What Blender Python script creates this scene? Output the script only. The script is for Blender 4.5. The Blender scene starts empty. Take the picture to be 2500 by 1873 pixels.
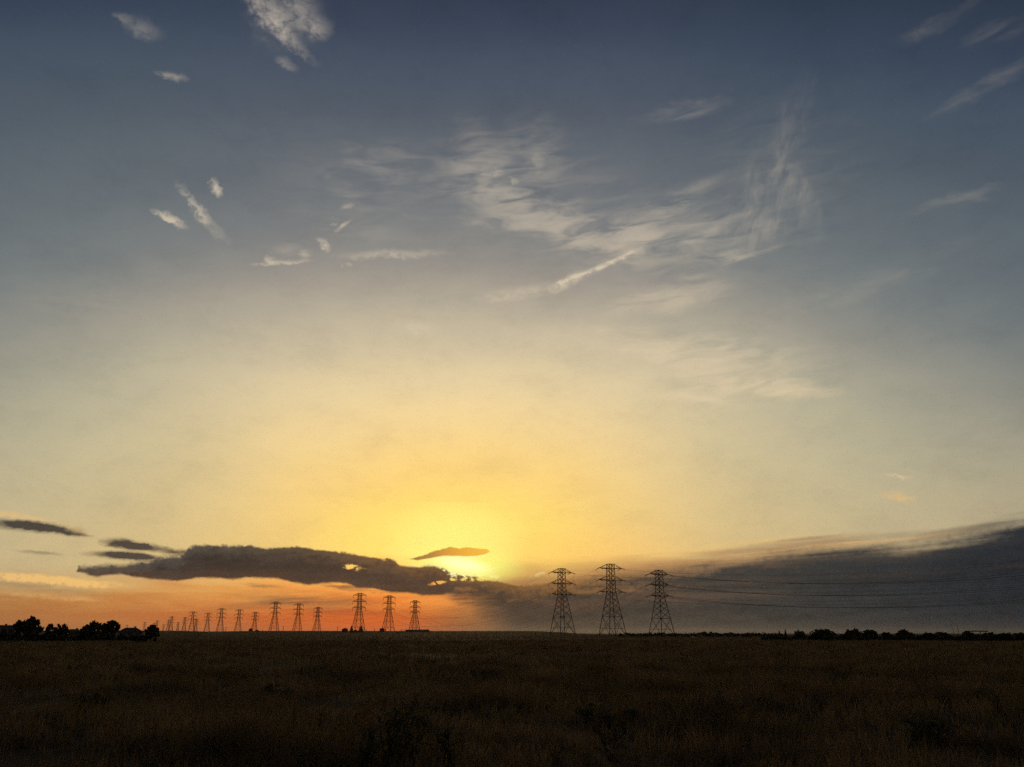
import bpy, math, random
import numpy as np
from mathutils import Vector, Matrix

R = math.radians
scene = bpy.context.scene
col = scene.collection

# ------------------------------------------------------------------ camera
CAM_Z = 1.7
FPX = 2024.0                        # focal length in pixels of the 2500 px wide photograph
PITCH = math.atan(610.0 / FPX)
cam_data = bpy.data.cameras.new("camera")
cam_data.sensor_width = 36.0
cam_data.lens = 36.0 * FPX / 2500.0
cam_data.clip_start = 0.1
cam_data.clip_end = 90000.0
cam = bpy.data.objects.new("camera", cam_data)
cam.location = (0, 0, CAM_Z)
cam.rotation_euler = (math.pi / 2 + PITCH, 0, 0)
col.objects.link(cam)
scene.camera = cam


def ray(px, py):
    x = (px - 1250.0) / FPX
    y = (936.5 - py) / FPX
    return (x, math.cos(PITCH) - y * math.sin(PITCH), math.sin(PITCH) + y * math.cos(PITCH))


def azel(px, py):
    x, y, z = ray(px, py)
    return math.degrees(math.atan2(x, y)), math.degrees(math.atan2(z, math.hypot(x, y)))


def lin(r, g, b):
    def f(c):
        c /= 255.0
        return c / 12.92 if c <= 0.04045 else ((c + 0.055) / 1.055) ** 2.4
    return (f(r), f(g), f(b), 1.0)


# ------------------------------------------------------------------ view
vs = scene.view_settings
vs.view_transform = 'Standard'
vs.look = 'None'
vs.gamma = 1.0
vs.exposure = 0.0
vs.use_curve_mapping = False
scene.render.engine = 'CYCLES'
scene.cycles.use_denoising = False
scene.cycles.use_adaptive_sampling = True
scene.cycles.adaptive_threshold = 0.012
scene.cycles.adaptive_min_samples = 8
scene.cycles.max_bounces = 5
scene.cycles.diffuse_bounces = 2
scene.cycles.transparent_max_bounces = 8

# ------------------------------------------------------------------ sun
SUN_AZ, SUN_EL = -4.0, 5.2
sun_data = bpy.data.lights.new("sun", 'SUN')
sun_data.energy = 0.30              # veiled by the cloud bank
sun_data.angle = R(4.0)
sun_data.color = (1.0, 0.62, 0.30)
sun = bpy.data.objects.new("sun", sun_data)
col.objects.link(sun)
sd = Vector((math.sin(R(SUN_AZ)) * math.cos(R(SUN_EL)), math.cos(R(SUN_AZ)) * math.cos(R(SUN_EL)), math.sin(R(SUN_EL))))
sun.rotation_euler = sd.to_track_quat('Z', 'Y').to_euler()

# ------------------------------------------------------------------ sky
world = bpy.data.worlds.new("World")
scene.world = world
world.use_nodes = True
world.cycles.sampling_method = 'MANUAL'
world.cycles.sample_map_resolution = 512
nt = world.node_tree
nt.nodes.clear()


class S:
    """socket wrapper: arithmetic on it makes Math nodes"""
    def __init__(self, s):
        self.s = s

    def __add__(self, o): return MA('ADD', self, o)
    __radd__ = __add__
    def __sub__(self, o): return MA('SUBTRACT', self, o)
    def __rsub__(self, o): return MA('SUBTRACT', o, self)
    def __mul__(self, o): return MA('MULTIPLY', self, o)
    __rmul__ = __mul__
    def __truediv__(self, o): return MA('DIVIDE', self, o)


def put(inp, v):
    if isinstance(v, S):
        nt.links.new(v.s, inp)
    else:
        inp.default_value = v


def MA(op, *args, clamp=False):
    n = nt.nodes.new('ShaderNodeMath')
    n.operation = op
    n.use_clamp = clamp
    for i, a in enumerate(args):
        put(n.inputs[i], a)
    return S(n.outputs[0])


def smooth(x, a, b, lo=0.0, hi=1.0):
    n = nt.nodes.new('ShaderNodeMapRange')
    n.interpolation_type = 'SMOOTHSTEP'
    put(n.inputs[0], x)
    for i, v in ((1, a), (2, b), (3, lo), (4, hi)):
        put(n.inputs[i], v)
    return S(n.outputs[0])


def comb(x, y, z=0.0):
    n = nt.nodes.new('ShaderNodeCombineXYZ')
    put(n.inputs[0], x); put(n.inputs[1], y); put(n.inputs[2], z)
    return S(n.outputs[0])


def noise(vec, scale=1.0, detail=4.0, rough=0.55, dist=0.0):
    n = nt.nodes.new('ShaderNodeTexNoise')
    n.noise_dimensions = '3D'
    put(n.inputs['Vector'], vec)
    n.inputs['Scale'].default_value = scale
    n.inputs['Detail'].default_value = detail
    n.inputs['Roughness'].default_value = rough
    n.inputs['Distortion'].default_value = dist
    return S(n.outputs[0])


def ramp(x, stops, lo, hi, interp='B_SPLINE'):
    n = nt.nodes.new('ShaderNodeValToRGB')
    put(n.inputs[0], MA('DIVIDE', x - lo, hi - lo, clamp=True))
    cr = n.color_ramp
    cr.interpolation = interp
    while len(cr.elements) < len(stops):
        cr.elements.new(0.5)
    for e, (p, c) in zip(cr.elements, stops):
        e.position = (p - lo) / (hi - lo)
        e.color = lin(*c)
    return S(n.outputs[0])


def mixc(f, a, b, mode='MIX'):
    n = nt.nodes.new('ShaderNodeMix')
    n.data_type = 'RGBA'
    n.blend_type = mode
    put(n.inputs[0], f)
    put(n.inputs[6], a)
    put(n.inputs[7], b)
    return S(n.outputs[2])


def fcurve(x, pts, lo, hi, vlo, vhi):
    """piecewise profile: x in degrees -> value in degrees"""
    n = nt.nodes.new('ShaderNodeFloatCurve')
    put(n.inputs['Value'], MA('DIVIDE', x - lo, hi - lo, clamp=True))
    cm = n.mapping
    cm.use_clip = False
    cu = cm.curves[0]
    pp = [((a - lo) / (hi - lo), (b - vlo) / (vhi - vlo)) for a, b in pts]
    cu.points[0].location = pp[0]
    cu.points[1].location = pp[-1]
    for q in pp[1:-1]:
        cu.points.new(*q)
    for q in cu.points:
        q.handle_type = 'VECTOR'
    cm.update()
    return S(n.outputs[0]) * (vhi - vlo) + vlo


tc = nt.nodes.new('ShaderNodeTexCoord')
sx = nt.nodes.new('ShaderNodeSeparateXYZ')
nt.links.new(tc.outputs['Generated'], sx.inputs[0])
DX, DY, DZ = S(sx.outputs[0]), S(sx.outputs[1]), S(sx.outputs[2])
AZ = MA('ARCTAN2', DX, DY) * 57.29578
EL = MA('ARCSINE', DZ) * 57.29578
dA = AZ - SUN_AZ
P0 = comb(AZ, EL, 0.0)

# clear sky: colour follows the distance from the sun, drawn out along the horizon
n_big = noise(comb(AZ * 0.05, EL * 0.08, 3.0), 1.0, 3.0, 0.5) - 0.5
dAs = dA * smooth(EL, 5.0, 22.0, 0.48, 0.54)
rho = MA('SQRT', dAs * dAs + (EL - SUN_EL) * (EL - SUN_EL)) + n_big * 2.2
clear = ramp(rho, [(0.0, (255, 245, 132)), (2.2, (255, 229, 112)), (4.8, (254, 215, 120)), (7.9, (250, 216, 144)),
                   (10.7, (241, 215, 161)), (13.5, (222, 204, 166)), (16.5, (192, 181, 158)), (19.0, (164, 157, 146)),
                   (21.2, (137, 137, 135)), (24.0, (115, 120, 125)), (28.6, (92, 100, 111)), (33.5, (69, 80, 98)),
                   (37.5, (48, 58, 77)), (42.0, (30, 40, 59)), (60.0, (25, 33, 50)), (90.0, (22, 29, 45))], 0.0, 90.0, 'CARDINAL')
clear = mixc(smooth(MA('ABSOLUTE', dA), 10.0, 30.0), clear, (0.93, 0.99, 0.97, 1), 'MULTIPLY')
# greener, yellower air low down and away from the sun
lowyel = smooth(EL, 22.0, 5.0) * smooth(MA('ABSOLUTE', dA), 6.0, 22.0)
clear = mixc(lowyel * 0.55, clear, ramp(EL, [(0, (196, 152, 92)), (6, (194, 172, 126)), (12, (166, 161, 135)), (22, (118, 126, 124))], 0, 22))

veil = noise(comb(AZ * 0.16, EL * 0.30, 81.0), 1.0, 10.0, 0.74, 0.2)
veilc = ramp(veil, [(0.25, (232, 233, 236)), (0.5, (248, 248, 248)), (0.75, (255, 255, 253))], 0.25, 0.75, 'LINEAR')
clear = mixc(1.0, clear, veilc, 'MULTIPLY')
amber = smooth(EL, 8.2, 3.6) * smooth(dA, -2.0, 3.0) * smooth(dA, 20.0, 8.0)
clear = mixc(amber * 0.6, clear, lin(247, 186, 96))
# warm band under the clouds
band = ramp(dA, [(-60, (80, 66, 58)), (-34, (160, 121, 73)), (-24, (202, 148, 82)), (-14, (228, 162, 84)), (-7, (244, 156, 68)), (-2, (248, 144, 54)), (0.5, (214, 124, 58)),
                 (3, (140, 98, 66)), (10, (100, 80, 64)), (40, (60, 58, 58))], -60, 40)
horiz = ramp(dA, [(-60, (64, 54, 50)), (-34, (148, 103, 61)), (-24, (184, 119, 66)), (-14, (192, 96, 46)), (-6, (208, 76, 18)), (-3, (200, 76, 26)), (0, (142, 76, 46)),
                  (3, (96, 72, 56)), (10, (74, 66, 58)), (40, (50, 50, 52))], -60, 40)
streak = noise(comb(AZ * 0.16, EL * 1.3, 7.0), 1.0, 5.0, 0.6, 0.3)
low = mixc(smooth(EL + (streak - 0.5) * 4.0, 0.5, 3.5), horiz, band)
sky = mixc(smooth(EL + (streak - 0.5) * 1.6 + smooth(dA, -6.0, -26.0) * 1.3, 5.4, 2.9), clear, low)

nish = nt.nodes.new('ShaderNodeTexSky')
nish.sky_type = 'NISHITA'
nish.sun_disc = False
nish.sun_elevation = R(SUN_EL)
nish.sun_rotation = R(SUN_AZ)
nish.dust_density = 3.0
nishs = nt.nodes.new('ShaderNodeVectorMath')
nishs.operation = 'SCALE'
nt.links.new(nish.outputs[0], nishs.inputs[0])
nishs.inputs['Scale'].default_value = 0.05
sky = mixc(0.06, sky, S(nishs.outputs[0]))

# high cirrus: soft fibrous patches (centre px, half length, half width, tilt, strength)
wn = noise(comb(AZ * 0.30, EL * 0.45, 11.0), 1.0, 5.0, 0.6)
wn2 = noise(comb(AZ * 0.30, EL * 0.45, 31.0), 1.0, 5.0, 0.6)
PW = comb(AZ + (wn - 0.5) * 3.0, EL + (wn2 - 0.5) * 1.8, 0.0)
fib = noise(comb(AZ * 0.26 + EL * 0.10, EL * 1.15 - AZ * 0.10, 5.0), 1.0, 5.0, 0.55, 0.7)
fine = noise(comb(AZ * 1.5, EL * 2.2, 15.0), 1.0, 4.0, 0.58, 0.4)


def blob(P, px, py, a, b, tilt, k):
    """soft elliptical patch of sky; px, py only serve to read its azimuth and elevation off the photograph"""
    a0, e0 = azel(px, py)
    t = R(tilt)
    J = []
    for dx, dy in ((math.cos(t) * a, math.sin(t) * a), (-math.sin(t) * b, math.cos(t) * b)):
        a1, e1 = azel(px + dx * 0.2, py + dy * 0.2)
        J.append(((a1 - a0) * 5, (e1 - e0) * 5))
    ln = math.hypot(*J[0])
    wd = abs(J[0][0] * J[1][1] - J[0][1] * J[1][0]) / ln
    mp = nt.nodes.new('ShaderNodeMapping')
    mp.vector_type = 'TEXTURE'
    put(mp.inputs['Vector'], P)
    mp.inputs['Location'].default_value = (a0, e0, 0)
    mp.inputs['Rotation'].default_value = (0, 0, math.atan2(J[0][1], J[0][0]))
    mp.inputs['Scale'].default_value = (ln, wd, 1)
    d = nt.nodes.new('ShaderNodeVectorMath')
    d.operation = 'DOT_PRODUCT'
    nt.links.new(mp.outputs[0], d.inputs[0])
    nt.links.new(mp.outputs[0], d.inputs[1])
    w = MA('MULTIPLY_ADD', S(d.outputs['Value']), -0.30, 1.0, clamp=True)
    return w * w * (k * 1.15)


def blobs(P, lst):
    acc = None
    for b in lst:
        g = blob(P, *b)
        acc = g if acc is None else acc + g
    return acc


soft_cirrus = blobs(PW, [
    (1330, 500, 260, 110, 14, .28), (1640, 590, 200, 90, -8, .25), (1720, 880, 260, 70, 8, .35), (1900, 450, 160, 150, 0, .12), (900, 480, 220, 110, 20, .12),
    (1180, 400, 80, 44, 60, .55), (1300, 385, 70, 66, 60, .55), (1215, 465, 110, 40, 20, .95), (1330, 530, 180, 36, 14, 1.1), (1240, 545, 90, 12, 5, .8),
    (1430, 565, 150, 32, 8, .95), (1530, 590, 140, 32, 0, .8), (1640, 500, 90, 20, -26, .65), (1660, 585, 140, 46, -8, .75), (1560, 540, 90, 24, -20, .4),
    (1630, 730, 120, 28, -8, 1.2), (1790, 630, 80, 10, -12, .9), (1690, 678, 60, 9, 0, .7), 
    (1580, 840, 240, 28, 4, 1.3), (1700, 870, 160, 22, 6, 1.0), (1820, 935, 160, 22, 8, 1.8),
    (1660, 950, 160, 26, 10, .8), (1700, 975, 70, 9, 0, .8), (1920, 960, 40, 5, -12, .8), (1660, 270, 80, 16, -12, .35), (2400, 215, 120, 14, -30, .22),
    (2300, 50, 110, 12, -28, .18), (2440, 75, 60, 18, -20, .2), (2350, 480, 90, 12, -15, .22), (900, 410, 60, 26, 35, .4),
    (960, 400, 40, 50, 45, .3), (840, 470, 60, 20, 40, .25), (880, 560, 90, 20, 10, .25), (1040, 760, 260, 40, 0, .25), (2100, 700, 200, 30, -20, .12), (300, 760, 260, 40, 10, .10)])
upright = blobs(PW, [(1920, 330, 30, 110, 22, .5), (1865, 470, 60, 110, 25, .7), (1960, 480, 24, 70, -22, .7), (1820, 540, 50, 50, 0, .4), (1890, 560, 60, 26, -30, .5)])
hard_cirrus = blobs(comb(AZ + (wn - 0.5) * 1.3 + (fine - 0.5) * 1.1, EL + (wn2 - 0.5) * 0.9 + (fine - 0.5) * 0.6, 0.0), [
    (655, 30, 70, 24, 45, .75), (705, 95, 66, 12, 42, .4), (735, 25, 44, 34, 30, .4), (778, 68, 24, 22, 0, .5), (700, 45, 70, 60, 0, .22),
    (295, 40, 18, 8, 10, .3), (345, 68, 40, 18, 20, .3), (425, 189, 28, 8, 8, .55), (697, 157, 22, 10, 30, .35),
    (526, 460, 10, 19, -35, 1.3), (415, 533, 34, 8, 28, 1.2), (490, 520, 26, 9, 50, .65), (470, 490, 38, 6, 55, .5), (515, 555, 40, 12, 40, .35),
    (690, 641, 52, 4, -3, .9), (658, 634, 11, 7, 20, .65), (742, 622, 13, 9, 0, .6), (788, 594, 17, 9, 30, 1.0), (836, 553, 18, 5, -35, .8), (846, 505, 11, 5, 0, .55), (850, 645, 8, 5, 0, .7), (812, 548, 8, 4, 0, .4), (700, 610, 30, 10, 0, .2),
    (960, 620, 100, 8, -1, .6), (1015, 800, 36, 16, 10, .6), (1455, 655, 84, 5, -23, 1.1), (1430, 668, 70, 10, -26, .45), (1385, 688, 40, 11, -32, .8),
    (1300, 712, 46, 13, -15, .5), (1225, 722, 44, 13, -8, .45), (1560, 612, 70, 10, -18, .3), (2190, 1166, 22, 5, 8, .6), (1215, 420, 12, 9, 0, .35), (1310, 400, 12, 20, 0, .3), (1255, 440, 9, 6, 20, .5)])
base = sky
scv = soft_cirrus * smooth(fib, 0.30, 0.82)
cir = MA('DIVIDE', scv, scv * 0.75 + 1.0) * 0.82
upn = noise(comb(AZ * 1.1 - EL * 0.5, EL * 0.45 + AZ * 0.2, 61.0), 1.0, 5.0, 0.58, 0.5)
cir = cir + upright * smooth(upn, 0.30, 0.86) * 0.30
cir = MA('ADD', cir, hard_cirrus * smooth(fine, 0.10, 0.76) * 0.86, clamp=True)
circ = ramp(EL, [(0, (250, 222, 160)), (10, (244, 215, 168)), (18, (226, 206, 172)), (28, (196, 184, 166)), (45, (168, 160, 152))], 0, 45)
high = mixc(cir, base, circ)

sky = base
# long bright and dark streaks low on both sides
edge = noise(comb(AZ * 0.9, EL * 1.6, 21.0), 1.0, 6.0, 0.62)
puff = noise(comb(AZ * 2.6, EL * 3.4, 25.0), 1.0, 5.0, 0.6)
P1 = comb(AZ + (edge - 0.5) * 1.8, EL + (edge - 0.5) * 0.30 + (puff - 0.5) * 0.16, 0.0)
bright = blobs(P1, [(120, 1416, 130, 9, 5, 1.9), (30, 1258, 110, 7, 9, .5), (180, 1298, 30, 6, 20, .5), (2270, 1309, 90, 4, -6, .5),
                    (2060, 1328, 90, 5, -4, .6), (1850, 1322, 120, 7, -5, .3), (1700, 1350, 90, 5, -6, .4), (60, 1452, 60, 4, 3, .3),
                    (170, 1463, 60, 4, 2, .3), (2195, 1215, 34, 9, 10, .5)])
sky = mixc(MA('MULTIPLY', bright, smooth(puff, 0.2, 0.6), clamp=True), sky,
           ramp(MA('ABSOLUTE', dA), [(0, (255, 214, 110)), (14, (250, 196, 104)), (34, (224, 184, 128))], 0, 34))
lay = noise(comb(AZ * 0.10, EL * 1.5 - AZ * 0.07, 51.0), 1.0, 5.0, 0.58, 0.4)
darks = blobs(P1, [(55, 1283, 90, 11, 5, 1.1), (110, 1290, 80, 9, 10, .7), (180, 1304, 36, 4, 6, .6), (100, 1350, 50, 4, 4, .45), (310, 1330, 42, 10, 8, 1.5), (370, 1338, 52, 7, 6, .9), (300, 1357, 62, 8, 3, 1.5),
                   (340, 1360, 60, 6, 4, .7), (445, 1350, 36, 7, 0, .9), (760, 1466, 130, 15, 3, .75), (620, 1478, 110, 9, -6, .4), (840, 1433, 40, 4, 4, .8), (900, 1444, 60, 3, 4, .7), (850, 1494, 120, 7, 2, .3),
                   (640, 1430, 40, 4, 3, .5), (1690, 1380, 200, 12, -6, .45), (2330, 1298, 110, 9, -10, .5), (2080, 1320, 160, 8, -6, .4), (1900, 1332, 150, 9, -7, .32), (2450, 1275, 80, 12, -14, .35), (1740, 1356, 150, 10, -7, .4), (1960, 1316, 60, 4, -5, .4), (100, 1435, 120, 8, 6, .3)])
darkc = ramp(dA, [(-34, (74, 68, 60)), (-16, (80, 72, 64)), (-6, (128, 82, 54)), (0, (150, 98, 60)), (8, (140, 104, 74)), (20, (112, 96, 80)), (36, (74, 72, 70))], -34, 36)
sky = mixc(MA('MULTIPLY', darks, smooth(lay, 0.22, 0.55, 0.0, 0.86), clamp=True), sky, darkc)


def prof(lst):
    return [azel(*p) for p in lst]


LO, HI = -34.0, 34.0
UP = prof([(0, 1500), (176, 1420), (181, 1392), (183, 1386), (230, 1382), (260, 1379), (305, 1380), (325, 1374), (365, 1371), (385, 1363), (410, 1359), (440, 1358),
           (452, 1350), (460, 1337), (475, 1331), (500, 1331), (560, 1333), (620, 1333), (648, 1340), (680, 1337), (740, 1335), (765, 1341),
           (810, 1345), (860, 1353), (890, 1358), (930, 1364), (962, 1366), (974, 1381), (1020, 1384), (1040, 1379), (1062, 1379), (1085, 1384),
           (1092, 1393), (1130, 1402), (1160, 1404), (1185, 1416), (1225, 1420), (1258, 1430), (1290, 1429), (1340, 1424), (1400, 1412), (1450, 1403),
           (1500, 1397), (1560, 1392), (1624, 1385), (1698, 1378), (1773, 1368), (1897, 1350), (1997, 1340), (2096, 1335), (2150, 1334),
           (2200, 1338), (2270, 1328), (2345, 1314), (2444, 1292), (2500, 1276)])
DN = prof([(0, 1400), (176, 1385), (181, 1392), (210, 1403), (235, 1408), (270, 1402), (300, 1402), (330, 1408), (370, 1413), (430, 1419), (470, 1413), (500, 1411),
           (530, 1411), (570, 1414), (600, 1411), (680, 1412), (720, 1422), (750, 1428), (790, 1425), (830, 1422), (850, 1425), (870, 1436),
           (920, 1438), (945, 1446), (1000, 1448), (1040, 1454), (1100, 1453), (1140, 1458), (1152, 1470), (1180, 1492), (1225, 1535), (1290, 1620), (1340, 1700), (2500, 1700)])
wz = (edge - 0.5) * 0.25
AZw = AZ + (puff - 0.5) * 0.28
upc = fcurve(AZw, UP, LO, HI, -6.0, 12.0)
dnc = fcurve(AZw, DN, LO, HI, -6.0, 12.0)
farside = smooth(MA('ABSOLUTE', dA + 1.0), 5.0, 26.0)
rightside = smooth(dA, 2.0, 14.0)
softu = 0.07 + farside * 0.15 + rightside * 0.38
n_up = (puff - 0.5) * smooth(edge, 0.3, 0.7, 0.10, 0.60) + (edge - 0.5) * 0.22 + (lay - 0.5) * 1.5 * rightside
du = upc - EL + n_up
dl = EL - dnc + ((edge - 0.5) * 0.30 + (puff - 0.5) * 0.14) + (streak - 0.5) * 4.5 * smooth(dA, -1.5, 1.5)
softl = 0.10 + smooth(dA, -1.0, 4.0) * 1.9
mu = smooth(du, MA('MULTIPLY', softu, -1.0), softu)
ml = smooth(dl, MA('MULTIPLY', softl, -1.0), softl)
bank = mu * ml
# gaps the light comes through
gaps = blobs(P1, [(862, 1385, 14, 5, 12, 1.0), (1064, 1424, 13, 3, -4, 1.3), (1105, 1415, 5, 3, 0, 1.4), (1142, 1415, 12, 4, 0, 1.6), (1182, 1412, 12, 5, 0, 1.4)])
bank = bank * MA('SUBTRACT', 1.0, gaps * smooth(puff, 0.40, 0.56) * 1.6, clamp=True)

bcore = ramp(dA, [(-34, (64, 64, 64)), (-26, (62, 56, 52)), (-18, (62, 53, 47)), (-10, (76, 62, 51)), (-4, (92, 70, 54)), (1, (92, 70, 54)),
                  (6, (78, 66, 54)), (12, (78, 69, 59)), (20, (66, 64, 60)), (28, (52, 54, 56)), (36, (40, 44, 50))], -34, 36)
brim = ramp(dA, [(-34, (96, 94, 88)), (-18, (92, 88, 80)), (-10, (112, 94, 74)), (-4, (140, 100, 60)), (1, (136, 98, 60)), (6, (164, 114, 62)), (10, (182, 134, 80)), (16, (142, 114, 86)),
                 (24, (84, 78, 72)), (36, (50, 54, 60))], -34, 36)
depth = du + (edge - 0.5) * 1.9 + (puff - 0.5) * 0.7 + (lay - 0.5) * 3.4 * rightside
bcol = mixc(smooth(depth, -0.2, 1.1 + rightside * 0.6), brim, bcore)
# base of the cloud warms where the light comes in from below
under = smooth(dl + (edge - 0.5) * 0.6, 0.9, -0.1) * smooth(dA, 3.0, -4.0)
bcol = mixc(under * 0.45, bcol, (0.17, 0.085, 0.045, 1))
mott = noise(comb(AZ * 0.35, EL * 1.1, 41.0), 1.0, 5.0, 0.55)
bcol = mixc(smooth(mott, 0.42, 0.80) * 0.34 * smooth(dA, 30.0, 4.0), bcol, (0.13, 0.085, 0.066, 1))
bcol = mixc(blobs(P1, [(1430, 1478, 80, 12, -4, .5), (1610, 1455, 130, 12, 2, .55), (1830, 1451, 90, 8, 0, .35), (1345, 1470, 40, 9, 0, .4), (1246, 1466, 8, 4, 0, .9), (1190, 1453, 14, 3, 0, .5), (2470, 1382, 50, 5, -6, .2)]) * 0.32,
            bcol, lin(156, 112, 84))
bcol = mixc(1.0, bcol, ramp(edge * 0.5 + lay * 0.5, [(0.3, (186, 186, 186)), (0.5, (240, 240, 240)), (0.7, (255, 255, 255))], 0.3, 0.7), 'MULTIPLY')
fringe = smooth(du + (lay - 0.5) * 1.6, -1.1, -0.1) * smooth(du, 0.7, 0.0) * rightside * smooth(dA, 36.0, 14.0)
sky = mixc(fringe * 0.55, sky, lin(206, 148, 92))
sky = mixc(bank, sky, bcol)

rimw = smooth(du, 0.13, 0.0) * smooth(du, -0.13, 0.0) * ml * smooth(MA('ABSOLUTE', AZ + 6.0), 9.0, 1.0)
sky = mixc(MA('MULTIPLY', rimw, smooth(edge, 0.35, 0.6), clamp=True) * 0.55, sky, lin(246, 190, 100))
# lit fringe of the bank and the broken gold pieces beside the sun
fr = smooth(du, 0.16, 0.02) * smooth(du, -0.16, 0.0) * ml * smooth(MA('ABSOLUTE', AZ + 3.9), 2.6, 0.9)
sky = mixc(MA('MULTIPLY', fr, smooth(puff, 0.25, 0.5), clamp=True) * 0.95, sky, lin(255, 236, 140))
pieces = blobs(comb(AZ + (puff - 0.5) * 0.9, EL + (puff - 0.5) * 0.7, 0.0),
               [(1085, 1376, 26, 9, 25, 1.8), (1100, 1388, 20, 9, 45, 1.8), (1118, 1398, 24, 4, 12, 1.6), (1062, 1370, 24, 5, 10, 1.3), (1170, 1403, 26, 3, -2, .9), (1205, 1408, 14, 4, -4, .7), (1320, 1400, 22, 4, -22, .25), (1030, 1379, 26, 4, 0, .4)])
sky = mixc(MA('MULTIPLY', pieces, smooth(puff, 0.40, 0.54), clamp=True), sky, lin(255, 247, 176))
# glow of the hidden sun between the banks
sung = (1.0 - bank)
sky = mixc(MA('MULTIPLY', sung, blob(P0, 1115, 1318, 110, 76, 0, 0.8), clamp=True), sky, lin(255, 244, 130))
sky = mixc(MA('MULTIPLY', sung, blob(P0, 1140, 1374, 95, 34, 6, 1.0), clamp=True), sky, lin(255, 250, 124))
sky = mixc(MA('MULTIPLY', sung, blob(P0, 1130, 1378, 52, 15, 12, 1.0), clamp=True), sky, (1.15, 1.12, 0.50, 1))
# the small lens of cloud over the sun
SU = prof([(960, 1374), (996, 1364), (1020, 1360), (1040, 1354), (1055, 1347), (1080, 1340), (1100, 1335), (1120, 1339), (1140, 1336), (1165, 1339), (1190, 1341), (1196, 1346), (1201, 1360)])
SD = prof([(960, 1374), (996, 1365), (1020, 1368), (1050, 1363), (1080, 1358), (1110, 1358), (1140, 1359), (1165, 1358), (1185, 1354), (1196, 1348), (1201, 1360)])
su = fcurve(AZw, SU, -9.0, -0.5, 2.0, 10.0) - EL + (puff - 0.5) * 0.16
sl = EL - fcurve(AZw, SD, -9.0, -0.5, 2.0, 10.0) + (puff - 0.5) * 0.10
lens = smooth(su, -0.05, 0.06) * smooth(sl, -0.05, 0.06) * smooth(AZ, -7.4, -6.6) * smooth(AZ, -1.2, -1.7)
lcol = ramp(AZ, [(-8, (136, 100, 66)), (-5.6, (176, 120, 62)), (-4.6, (214, 144, 54)), (-3, (246, 176, 56)), (-1, (250, 190, 70))], -8, -1)
sky = mixc(lens * 0.95, sky, lcol)
lf = smooth(sl, -0.16, -0.02) * smooth(sl, 0.06, -0.02) * smooth(AZ, -5.6, -4.4) * smooth(AZ, -1.4, -2.0)
sky = mixc(lf * 0.85, sky, lin(255, 246, 170))

sky = mixc(smooth(EL, 0.0, -1.5), sky, lin(24, 20, 16))


def background(c):
    sc = nt.nodes.new('ShaderNodeVectorMath')
    sc.operation = 'SCALE'
    nt.links.new(c.s, sc.inputs[0])
    sc.inputs['Scale'].default_value = 10.0
    bg = nt.nodes.new('ShaderNodeBackground')
    bg.inputs['Strength'].default_value = 0.1
    nt.links.new(sc.outputs[0], bg.inputs['Color'])
    return bg.outputs[0]


# the upper and the lower sky meet where neither has clouds; kept apart only to render faster
msh = nt.nodes.new('ShaderNodeMixShader')
put(msh.inputs[0], MA('GREATER_THAN', EL, 8.6))
nt.links.new(background(sky), msh.inputs[1])
nt.links.new(background(high), msh.inputs[2])
wo = nt.nodes.new('ShaderNodeOutputWorld')
nt.links.new(msh.outputs[0], wo.inputs['Surface'])

# ------------------------------------------------------------------ materials


def material(name, base, rough=0.8, spec=0.3, var=None, scale=3.0, bump=0.0, metallic=0.0, trans=0.0):
    m = bpy.data.materials.new(name)
    m.use_nodes = True
    t = m.node_tree
    b = t.nodes['Principled BSDF']
    b.inputs['Roughness'].default_value = rough
    b.inputs['Specular IOR Level'].default_value = spec
    b.inputs['Metallic'].default_value = metallic
    tcx = t.nodes.new('ShaderNodeTexCoord')
    nz = t.nodes.new('ShaderNodeTexNoise')
    nz.inputs['Scale'].default_value = scale
    nz.inputs['Detail'].default_value = 5
    t.links.new(tcx.outputs['Object'], nz.inputs['Vector'])
    cr = t.nodes.new('ShaderNodeValToRGB')
    cr.color_ramp.elements[0].position = 0.32
    cr.color_ramp.elements[1].position = 0.70
    v = var or tuple(c * 0.7 for c in base)
    cr.color_ramp.elements[0].color = (*v, 1)
    cr.color_ramp.elements[1].color = (*base, 1)
    t.links.new(nz.outputs[0], cr.inputs[0])
    t.links.new(cr.outputs[0], b.inputs['Base Color'])
    if bump:
        bp = t.nodes.new('ShaderNodeBump')
        bp.inputs['Strength'].default_value = bump
        t.links.new(nz.outputs[0], bp.inputs['Height'])
        t.links.new(bp.outputs[0], b.inputs['Normal'])
    if trans:
        tr = t.nodes.new('ShaderNodeBsdfTranslucent')
        t.links.new(cr.outputs[0], tr.inputs['Color'])
        mx = t.nodes.new('ShaderNodeMixShader')
        mx.inputs[0].default_value = trans
        t.links.new(b.outputs[0], mx.inputs[1])
        t.links.new(tr.outputs[0], mx.inputs[2])
        t.links.new(mx.outputs[0], t.nodes['Material Output'].inputs['Surface'])
    return m


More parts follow.
